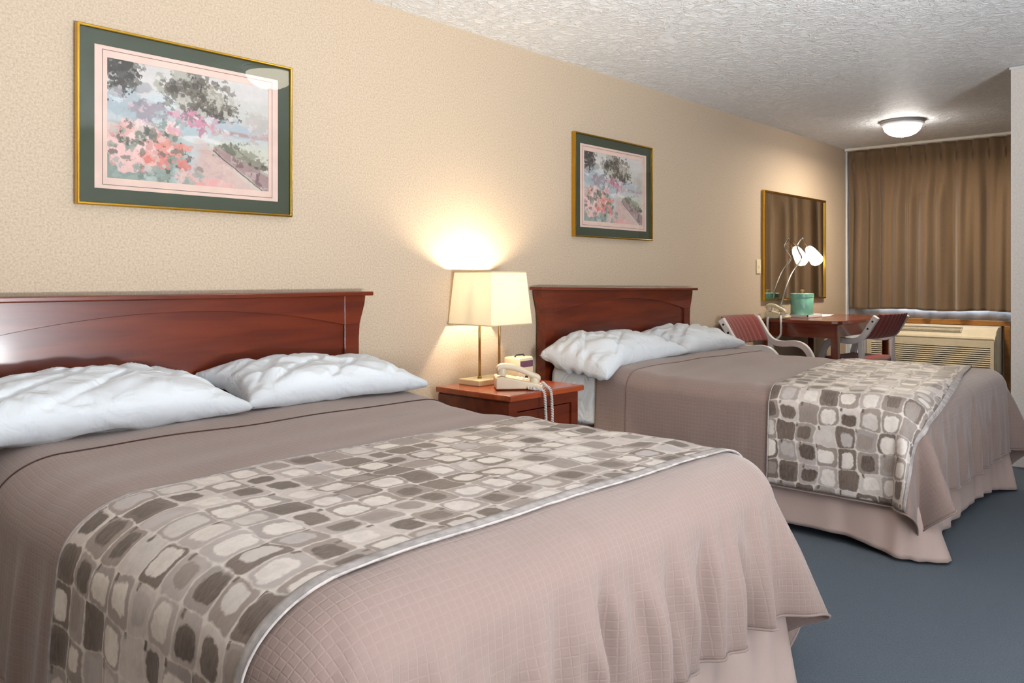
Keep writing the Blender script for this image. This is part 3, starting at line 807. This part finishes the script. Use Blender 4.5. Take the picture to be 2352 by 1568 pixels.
    co = np.stack([U*W-W/2, 0*U, H/2-V*H], -1).reshape(-1, 3)
    me = bpy.data.meshes.new('print')
    idx = np.arange(nx*ny).reshape(ny, nx)
    F = np.stack([idx[:-1, :-1], idx[1:, :-1], idx[1:, 1:], idx[:-1, 1:]], -1).reshape(-1, 4)
    me.from_pydata(co.tolist(), [], F.tolist())
    ca = me.color_attributes.new('art', 'FLOAT_COLOR', 'POINT')
    ca.data.foreach_set('color', np.concatenate([img.reshape(-1, 3), np.ones((nx*ny, 1))], 1).astype(np.float32).ravel())
    me.materials.append(M['art']); return me
def picture():
    r = thing('framed_picture', 'gold framed garden watercolour above the near bed, reflecting a ceiling light', 'picture', (1.444, 0, 1.676), 0, 'framed garden watercolours')
    m = MB(); m.frame(-.415, .415, -.3075, .3075, .010, -.030, -.002); link('frame', m, M['gold'], r, bev=.003)
    m = MB(); m.frame(-.407, .407, -.2995, .2995, .052, -.018, -.014); link('green_mat', m, M['mat_green'], r)['label'] = 'dark green outer mat board'
    m = MB(); m.frame(-.357, .357, -.2535, .2535, .045, -.015, -.012); link('pink_mat', m, M['mat_pink'], r)['label'] = 'pale pink inner mat board'
    m = MB(); m.frame(-.329, .329, -.2345, .2345, .0022, -.0156, -.0148); link('ruled_line', m, M['line'], r)
    m = MB(); m.box((-.405, -.011, -.298), (.405, -.003, .298)); link('backing', m, M['paper'], r)
    o = bpy.data.objects.new('print', art_mesh()); COL.objects.link(o); o.parent = r; o.location = (0, -.0125, 0)
    m = MB(); m.box((-.407, -.0225, -.2995), (.407, -.0205, .2995)); link('glass', m, M['glass'], r)
    return r
pic = picture()
dup(pic, (4.16, 0, 1.668), 0, 'gold framed garden watercolour above the far bed, beside the mirror')

# ------------------------------------------------------------------ mirror, switch
mr = thing('wall_mirror', 'gold framed mirror on the wall above the desk', 'mirror', (6.872, 0, 1.381))
m = MB(); m.frame(-.638, .638, -.452, .452, .016, -.028, -.002); link('frame', m, M['gold'], mr, bev=.004)
m = MB(); m.box((-.62, -.016, -.434), (.62, -.006, .434)); link('mirror_glass', m, M['mirror'], mr)
sw = thing('light_switch', 'small cream switch plate on the wall left of the mirror', 'switch', (6.17, 0, 1.21))
m = MB(); m.box((-.036, -.008, -.057), (.036, -.001, .057), .003); link('plate', m, M['cream'], sw)
m = MB(); m.box((-.005, -.018, -.006), (.005, -.008, .012), .002); link('toggle', m, M['white'], sw)

# ------------------------------------------------------------------ desk
tb = thing('desk', 'reddish wooden desk table against the wall below the mirror', 'table', (6.83, -.32, 0))
l = -Vector(tb.location)
TX0, TX1, TY0, TY1, TZ = 6.185, 7.46, -.645, -.015, .79
m = MB()
pts = [(TX0, TY1), (TX0-.012, (TY0+TY1)/2), (TX0, TY0+.06), (TX0+.02, TY0+.02), (TX0+.06, TY0), ((TX0+TX1)/2, TY0-.008), (TX1-.06, TY0), (TX1-.02, TY0+.02), (TX1, TY0+.06), (TX1, TY1)]
m.prism(pts, lambda a, b, d: (a, b, d), TZ-.028, TZ); link('tabletop', m, M['table_wood'], tb, l, bev=.006)
for nm, lo, hi in (('apron', (TX0+.03, TY0+.045, .655), (TX0+.05, TY1-.03, TZ-.028)), ('apron', (TX1-.05, TY0+.045, .655), (TX1-.03, TY1-.03, TZ-.028)), ('apron', (TX0+.05, TY0+.03, .665), (TX1-.05, TY0+.05, TZ-.028)), ('apron', (TX0+.05, TY1-.05, .665), (TX1-.05, TY1-.03, TZ-.028))):
    m = MB(); m.box(lo, hi); link(nm, m, M['table_wood'], tb, l)
for x, y in ((6.245, TY0+.055), (7.405, TY0+.055), (7.04, TY1-.07), (6.215, TY1-.045)):
    m = MB(); m.box((x-.026, y-.026, 0), (x+.026, y+.026, TZ-.03), .004); link('leg', m, M['table_wood'], tb, l)

# ------------------------------------------------------------------ chairs (local: faces -y)
def ribbon(path, w, th, x0):
    """bent flat section swept in the yz plane: w across x, th in the plane"""
    P = smooth_path([(x0, a, b) for a, b in path], 48); rings = []
    for i, p in enumerate(P):
        t = (P[min(i+1, len(P)-1)]-P[max(i-1, 0)]).normalized(); nn = Vector((0, -t.z, t.y))
        rings.append([p+nn*th/2+Vector((-w/2, 0, 0)), p+nn*th/2+Vector((w/2, 0, 0)), p-nn*th/2+Vector((w/2, 0, 0)), p-nn*th/2+Vector((-w/2, 0, 0))])
    m = MB(); V = m.grid(rings, closed_v=True); m.bm.faces.new(list(reversed(V[0]))); m.bm.faces.new(V[-1])
    return m
ARM = [(.250, .815), (.205, .745), (.158, .672), (.105, .628), (.03, .615), (-.06, .622), (-.125, .605), (-.172, .555), (-.200, .47), (-.222, .28), (-.235, 0)]
REAR = [(.128, .635), (.132, .50), (.150, .30), (.185, 0)]
def make_chair():
    r = thing('desk_chair', 'white bentwood chair with burgundy back beside the far bed, facing out', 'chair', (5.70, -.325, 0), 0, 'white bentwood chairs at the desk')
    for sx in (-.28, .28):
        fr = link('arm_frame', ribbon(ARM, .036, .046, sx), M['chair_white'], r, smooth=35, bev=.004)
        for a, b in ((.226, .778), (.188, .720)):
            m = MB(); m.tube([(sx-.0205, a, b), (sx+.0205, a, b)], .008, 12); link('bolt', m, M['pin'], fr)
        link('rear_leg', ribbon(REAR, .034, .040, sx), M['chair_white'], r, smooth=35, bev=.004)
    # channelled back pad
    nx, nz = 96, 26
    rows = []
    line = smooth_path([(0, a, b) for a, b in ((.262, .835), (.235, .80), (.200, .735), (.165, .665), (.150, .635))], nz)
    loop = []
    ring_n = 2*(nz+1)
    P = []
    for i in range(nx+1):
        u = -1+2*i/nx; x = u*.258
        ch = abs(math.sin(PI*(i/nx)*8)); cur = .030*(1-u*u)
        row = []
        for k in range(nz+1):
            p = line[k]; e = math.sin(PI*min(1, max(0, k/nz)))**.5
            row.append((x, p.y+cur-.030*e*(.72+.28*ch)*.8, p.z-.012*e*.5))
        for k in range(nz, -1, -1):
            p = line[k]; e = math.sin(PI*min(1, max(0, k/nz)))**.5
            row.append((x, p.y+cur+.034*e*(.60+.40*ch), p.z+.012*e*.5))
        P.append(row)
    m = MB(); V = m.grid(P, closed_v=True); m.bm.faces.new(list(reversed(V[0]))); m.bm.faces.new(V[-1])
    bmesh.ops.remove_doubles(m.bm, verts=m.bm.verts[:], dist=.0004)
    link('backrest', m, M['burgundy'], r, smooth=60)
    m = MB(); m.box((-.262, -.205, .415), (.262, .135, .478), .02, 3); link('seat', m, M['burgundy'], r, smooth=40)
    for yy in (-.19, .10):
        m = MB(); m.box((-.264, yy, .385), (.264, yy+.025, .416)); link('seat_rail', m, M['chair_white'], r)
    return r
ch = make_chair()
dup(ch, (6.875, -.565, 0), PI-.10, 'white bentwood chair with burgundy channelled back, pushed in at the desk front')

# ------------------------------------------------------------------ things on the desk
ph2, _, _ = phone('beige corded telephone with hanging looped cord on the desk corner', (6.275, -.118, TZ), math.radians(-83), M['phone_grey'], .17, .145)
Ri2 = Matrix.Rotation(math.radians(83), 4, 'Z'); o2 = Vector((6.275, -.118, TZ))
tl2 = lambda p: Ri2 @ (Vector(p)-o2)
c = smooth_path([tl2(p) for p in ((6.196, -.075, .80), (6.172, -.08, .785), (6.160, -.085, .72), (6.158, -.09, .665), (6.158, -.12, .632), (6.16, -.155, .632), (6.163, -.19, .665), (6.165, -.195, .72), (6.172, -.19, .785), (6.198, -.178, .815))], 80)
m = MB(); m.tube(coil(c, .0065, .003, 80), .0030, 5); link('handset_cord', m, M['white'], ph2)

dl = thing('desk_lamp', 'lit gooseneck desk lamp with small white glass shade in front of the mirror', 'lamp', (6.36, -.115, TZ))
sp = [(6.026, .893), (6.066, .943), (6.129, 1.043), (6.251, 1.163), (6.401, 1.252), (6.427, 1.287), (6.376, 1.328), (6.342, 1.373), (6.401, 1.42), (6.444, 1.436)]
def onlamp(x, z, y): k = (2.95+y)/2.70; return Vector((x*k-6.36, y+.115, 1.12+(z-1.12)*k-TZ))
stem = [onlamp(x, z, -.055-.020*i/9) for i, (x, z) in enumerate(sp)]
stem = [Vector((stem[0][0]-.008, stem[0][1], .015))]+stem
bx = stem[0][0]
m = MB(); m.lathe([(0, 0), (.044, 0), (.046, .010), (.040, .018), (.014, .024), (0, .026)], (bx+.004, stem[0][1]-.002, 0), 28); link('base', m, M['wood_block'], dl)
m = MB(); m.tube(smooth_path(stem, 70), .0062, 10); link('stem', m, M['steel'], dl)
tip = stem[-1]
A = onlamp(6.565, 1.363, -.075); Bc = onlamp(6.735, 1.266, -.082)
ax = (Bc-A).normalized(); sd = ax.orthogonal().normalized(); s2 = ax.cross(sd)
m = MB(); rings = []
for f, rr_ in ((0, .024), (.06, .033), (.3, .045), (.6, .052), (.85, .057), (1.0, .058)):
    c0 = A.lerp(Bc, f); rings.append([c0+(sd*math.cos(q)+s2*math.sin(q))*rr_ for q in np.linspace(0, 2*PI, 32, endpoint=False)])
V = m.grid(rings, closed_v=True); m.bm.faces.new(V[0]); link('lamp_shade', m, M['desk_shade'], dl, smooth=50)
m = MB()
for sg in (-1, 1): m.tube([tip, A+sd*sg*.024], .003, 8)
link('bracket', m, M['brass'], dl)
m = MB(); m.tube([tip+Vector((-.01, 0, -.006)), tip+Vector((.012, 0, .006))], .010, 12); link('joint', m, M['steel'], dl)
point('desk_light', A.lerp(Bc, 1.15), 5, (1, .86, .66), .03, dl)

tr = tag(link('serving_tray', MB().box((-.13, -.10, 0), (.16, .10, .012), .004).box((-.13, -.10, .01), (-.118, .10, .024)).box((.148, -.10, .01), (.16, .10, .024)).box((-.13, -.10, .01), (.16, -.088, .024)).box((-.13, .088, .01), (.16, .10, .024)), M['white'], None, (6.655, -.165, TZ)), 'white plastic tray under the teal ice bucket', 'tray')
bk = thing('ice_bucket', 'round teal ice bucket with wooden lid knob on the white tray', 'ice bucket', (6.64, -.165, TZ+.0125))
m = MB(); m.lathe([(0, 0), (.088, 0), (.091, .004), (.092, .15), (.0905, .152)], n=48); link('body', m, M['teal'], bk, smooth=40)
m = MB(); m.lathe([(.092, .152), (.094, .154), (.094, .182), (.088, .188), (0, .190)], n=48); link('lid', m, M['teal'], bk, smooth=40)
m = MB(); m.lathe([(0, .189), (.008, .189), (.009, .198), (.017, .206), (.015, .215), (0, .218)], n=24); link('knob', m, M['knobwood'], bk, smooth=60)
cp = thing('drinking_cup', 'white rounded cup half hidden behind the teal ice bucket', 'cup', (6.775, -.12, TZ+.0125))
m = MB(); m.lathe([(0, 0), (.040, 0), (.046, .03), (.050, .075), (.047, .105), (.034, .128), (.0, .138)], n=32); link('body', m, M['white'], cp, smooth=60)
m = MB(); m.lathe([(.0495, .066), (.0512, .070), (.0512, .076), (.0495, .080)], n=32); link('rim', m, M['white'], cp, smooth=60)
m = MB(); P = [[(x, y, .004+.010*sst((x-.02)/.12)+.002*math.sin(y*30)) for y in np.linspace(-.105, .105, 10)] for x in np.linspace(-.07, .15, 14)]
m.grid(P); tag(link('paper_sheets', m, M['paper'], None, (6.905, -.17, TZ), solid=.003), 'white papers lying right of the tray on the desk', 'paper')

# ------------------------------------------------------------------ air conditioner
ac = thing('air_conditioner', 'beige wall air conditioner below the curtain, right of the desk', 'air conditioner', (8.0, -.80, .0))
l = -Vector(ac.location)
AY0, AY1 = -1.327, -.265
prof = [(8.15, .27), (7.885, .27), (7.872, .29), (7.868, .592), (7.874, .612), (7.895, .628), (7.93, .664), (7.975, .688), (8.06, .694), (8.15, .694)]
m = MB(); m.prism(prof, lambda a, b, d: (a, d, b), AY0, AY1); link('cabinet', m, M['ac'], ac, l, bev=.004)
m = MB(); m.box((7.862, AY0+.012, .586), (7.872, AY1-.012, .594)); link('seam_strip', m, M['ac_vent'], ac, l)
# front grille: frame and slats in one panel
m = MB()
y0, y1 = AY0+.035, AY1-.05
m.box((7.858, AY0+.008, .295), (7.870, y0, .582)); m.box((7.858, y1, .295), (7.870, AY1-.008, .582)); m.box((7.858, y0, .528), (7.870, y1, .582))
z = .30
while z < .526:
    pts = [(7.870, z), (7.8585, z-.004), (7.857, z), (7.8585, z+.004), (7.870, z+.0105)]
    m.prism(pts, lambda a, b, d: (a, d, b), y0, y1); z += .0185
link('front_grille', m, M['ac'], ac, l)
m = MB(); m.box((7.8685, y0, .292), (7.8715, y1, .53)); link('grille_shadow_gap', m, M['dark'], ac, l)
# air outlet on the sloped top
d = Vector((.080, 0, .060)).normalized(); nn_ = Vector((-d.z, 0, d.x)); p0 = Vector((7.898, 0, .631))
m = MB()
def slab(a0, a1, h0, h1, ya, yb):
    q = [p0+d*a0+nn_*h0, p0+d*a1+nn_*h0, p0+d*a1+nn_*h1, p0+d*a0+nn_*h1]
    m.prism([(v.x, v.z) for v in q], lambda a, b, dd: (a, dd, b), ya, yb)
slab(.004, .082, .0, .004, -1.06, -.32)
for k in range(6): slab(.010+k*.012, .014+k*.012, .004, .009, -1.05, -.33)
for k in range(7): slab(.006, .080, .004, .008, -1.06+k*.122, -1.055+k*.122)
link('air_outlet', m, M['ac_vent'], ac, l)
m = MB()
m.box((7.90, AY0-.002, .30), (8.10, AY0, .66)); link('side_panel', m, M['ac'], ac, l)
for y in (AY0+.15, AY1-.15):
    m = MB(); m.box((7.98, y-.03, 0), (8.10, y+.03, .272)); link('support_foot', m, M['ac'], ac, l)

# ------------------------------------------------------------------ curtain, sheer, track
def curtain():
    ny, nz = 520, 60
    y = np.linspace(-2.45, -.035, ny); zz = np.linspace(.822, 2.345, nz)
    rs = np.random.RandomState(4); pw = .128
    ph = rs.rand(8)*6.28
    Y, Z = np.meshgrid(y, zz, indexing='ij')
    k = sst((2.22-Z)/.5); k2 = sst((2.20-Z)/1.3)
    warp = .030*np.sin(Y*3.1+ph[0]+Z*.5)+.018*np.sin(Y*7.3+ph[1])
    c = np.cos(2*PI*(Y+warp*k)/pw)
    irr = .65+.5*np.sin(Y*5.7+ph[2])*np.sin(Y*2.3+ph[3])
    body = .038*c*irr+.026*np.sin(2*PI*Y/.30+ph[4]+.5*Z)+.010*np.sin(2*PI*Y/.083+ph[5]+.8*Z)
    crease = np.exp(-((np.mod(Y+.02, pw)-pw/2)/.010)**2)
    head = .012*np.cos(2*PI*Y/pw)+.034*crease*np.exp(-((Z-2.21)/.055)**2)-.016*crease*sst((Z-2.22)/.06)
    X = 8.050-(body*k+head*(1-k))
    m = MB(); m.grid(np.stack([X, Y, Z+0*Y+.006*np.sin(Y*9)*(1-sst((Z-.85)/.1))], -1))
    r = thing('curtain', 'brown pinch-pleated curtain hanging across the end wall', 'curtain', (8.06, -1.2, .82))
    lo = -Vector(r.location)
    link('fabric', m, M['curtain'], r, lo, solid=.003)
    s_ = Y[:, 0]; m = MB(); m.tube([(float(X[i, 0]), float(Y[i, 0]), .826+.006*math.sin(Y[i, 0]*9)) for i in range(0, ny, 3)], .004, 6); link('hem', m, M['curtain'], r, lo)
curtain()
tk = MB().box((8.005, -2.5, 2.347), (8.15, -.013, ZC-.001), .003)
tag(link('curtain_track', tk, M['curtain_track']), 'thin white curtain track along the ceiling above the brown curtain', 'curtain track')
y = np.linspace(-2.4, -.03, 420); zz = np.linspace(.746, 2.33, 20)
Y, Z = np.meshgrid(y, zz, indexing='ij')
X = 8.143+.008*np.abs(np.mod(Y/.075+.2*np.sin(Y*9), 2)-1)*2-.010
m = MB(); m.grid(np.stack([X, Y, Z], -1)); tag(link('sheer_curtain', m, M['sheer'], solid=.001), 'white sheer curtain showing below the hem of the brown curtain', 'sheer curtain')

# ------------------------------------------------------------------ ceiling lights
def ceiling_light():
    r = thing('ceiling_light', 'lit frosted dome ceiling light near the curtain', 'ceiling light', (6.90, -.875, ZC), 0, 'frosted dome ceiling lights')
    m = MB(); m.lathe([(0, -.001), (.165, -.001), (.168, -.008), (.160, -.016), (.163, -.022), (.150, -.034), (.140, -.040), (.0, -.040)], n=56); link('rim', m, M['rim'], r, smooth=40)
    m = MB(); m.lathe([(.140, -.036), (.139, -.050), (.128, -.075), (.102, -.100), (.066, -.117), (.030, -.124), (0, -.125)], n=56); link('dome', m, M['dome'], r, smooth=80)
    m = MB(); m.lathe([(0, -.124), (.008, -.126), (.010, -.132), (.005, -.140), (0, -.142)], n=16); link('finial', m, M['steel'], r, smooth=60)
    return r
cl = ceiling_light()
cl2 = dup(cl, (2.60, -1.42, ZC), 0, 'lit frosted dome ceiling light between the two beds, seen mirrored in the near picture')

for ch_ in cl.children:
    if ch_.name.startswith('dome'):
        ch_.data = ch_.data.copy(); ch_.data.materials[0] = M['dome_far']

d = bpy.data.lights.new('ceiling_bulb_light', 'AREA'); d.shape = 'DISK'; d.size = .26; d.energy = 44; d.color = (1, .88, .70)
lo = bpy.data.objects.new('ceiling_bulb_light', d); COL.objects.link(lo); lo.parent = cl; lo.location = (0, 0, -.146)

# ------------------------------------------------------------------ daylight and added fill, world, camera
def area(name, loc, rot, sx, sy, power, color):
    d = bpy.data.lights.new(name, 'AREA'); d.shape = 'RECTANGLE'; d.size = sx; d.size_y = sy; d.energy = power; d.color = color
    o = bpy.data.objects.new(name, d); COL.objects.link(o); o.location = loc; o.rotation_euler = rot
    return o
area('daylight_added_window', ((D0+D1)/2, YF-.14, (DZ0+DZ1)/2), (PI/2, 0, 0), D1-D0, DZ1-DZ0, 74, (.88, .94, 1.0))  # daylight of the added window, falls on the bed fronts
area('added_ceiling_fill', ((D0+D1)/2, YF-.75, .05), (PI*.72, 0, 0), 3.0, 1.2, 1900, (.92, .97, 1.0))  # added fill aimed upward from outside, brightens the ceiling
area('daylight_window_1', (XF+.2, (WY0+WY1)/2, (WZ0+WZ1)/2), (PI/2, 0, PI/2), WY1-WY0, WZ1-WZ0, 230, (.80, .90, 1.0))

w = bpy.data.worlds.new('daylight'); sc.world = w; w.use_nodes = True
bg = w.node_tree.nodes['Background']; bg.inputs[0].default_value = (.75, .86, 1, 1); bg.inputs[1].default_value = 1.0

cd = bpy.data.cameras.new('camera'); cam = bpy.data.objects.new('camera', cd); COL.objects.link(cam)
cam.location = (0, -2.95, 1.12)
cam.rotation_euler = (PI/2, 0, -math.radians(47.588))
cd.sensor_fit = 'HORIZONTAL'; cd.sensor_width = 36.0; cd.lens = 1865/2352*36
cd.shift_y = -(784-637.5)/2352
cd.clip_start = .02
sc.camera = cam

sc.view_settings.view_transform = 'Standard'
sc.view_settings.look = 'None'
sc.view_settings.exposure = -0.16
sc.view_settings.gamma = 1.0
sc.view_settings.use_curve_mapping = False
sc.cycles.use_denoising = True
sc.cycles.max_bounces = 8
sc.cycles.sample_clamp_indirect = 4.0
sc.cycles.caustics_reflective = False
sc.cycles.caustics_refractive = False
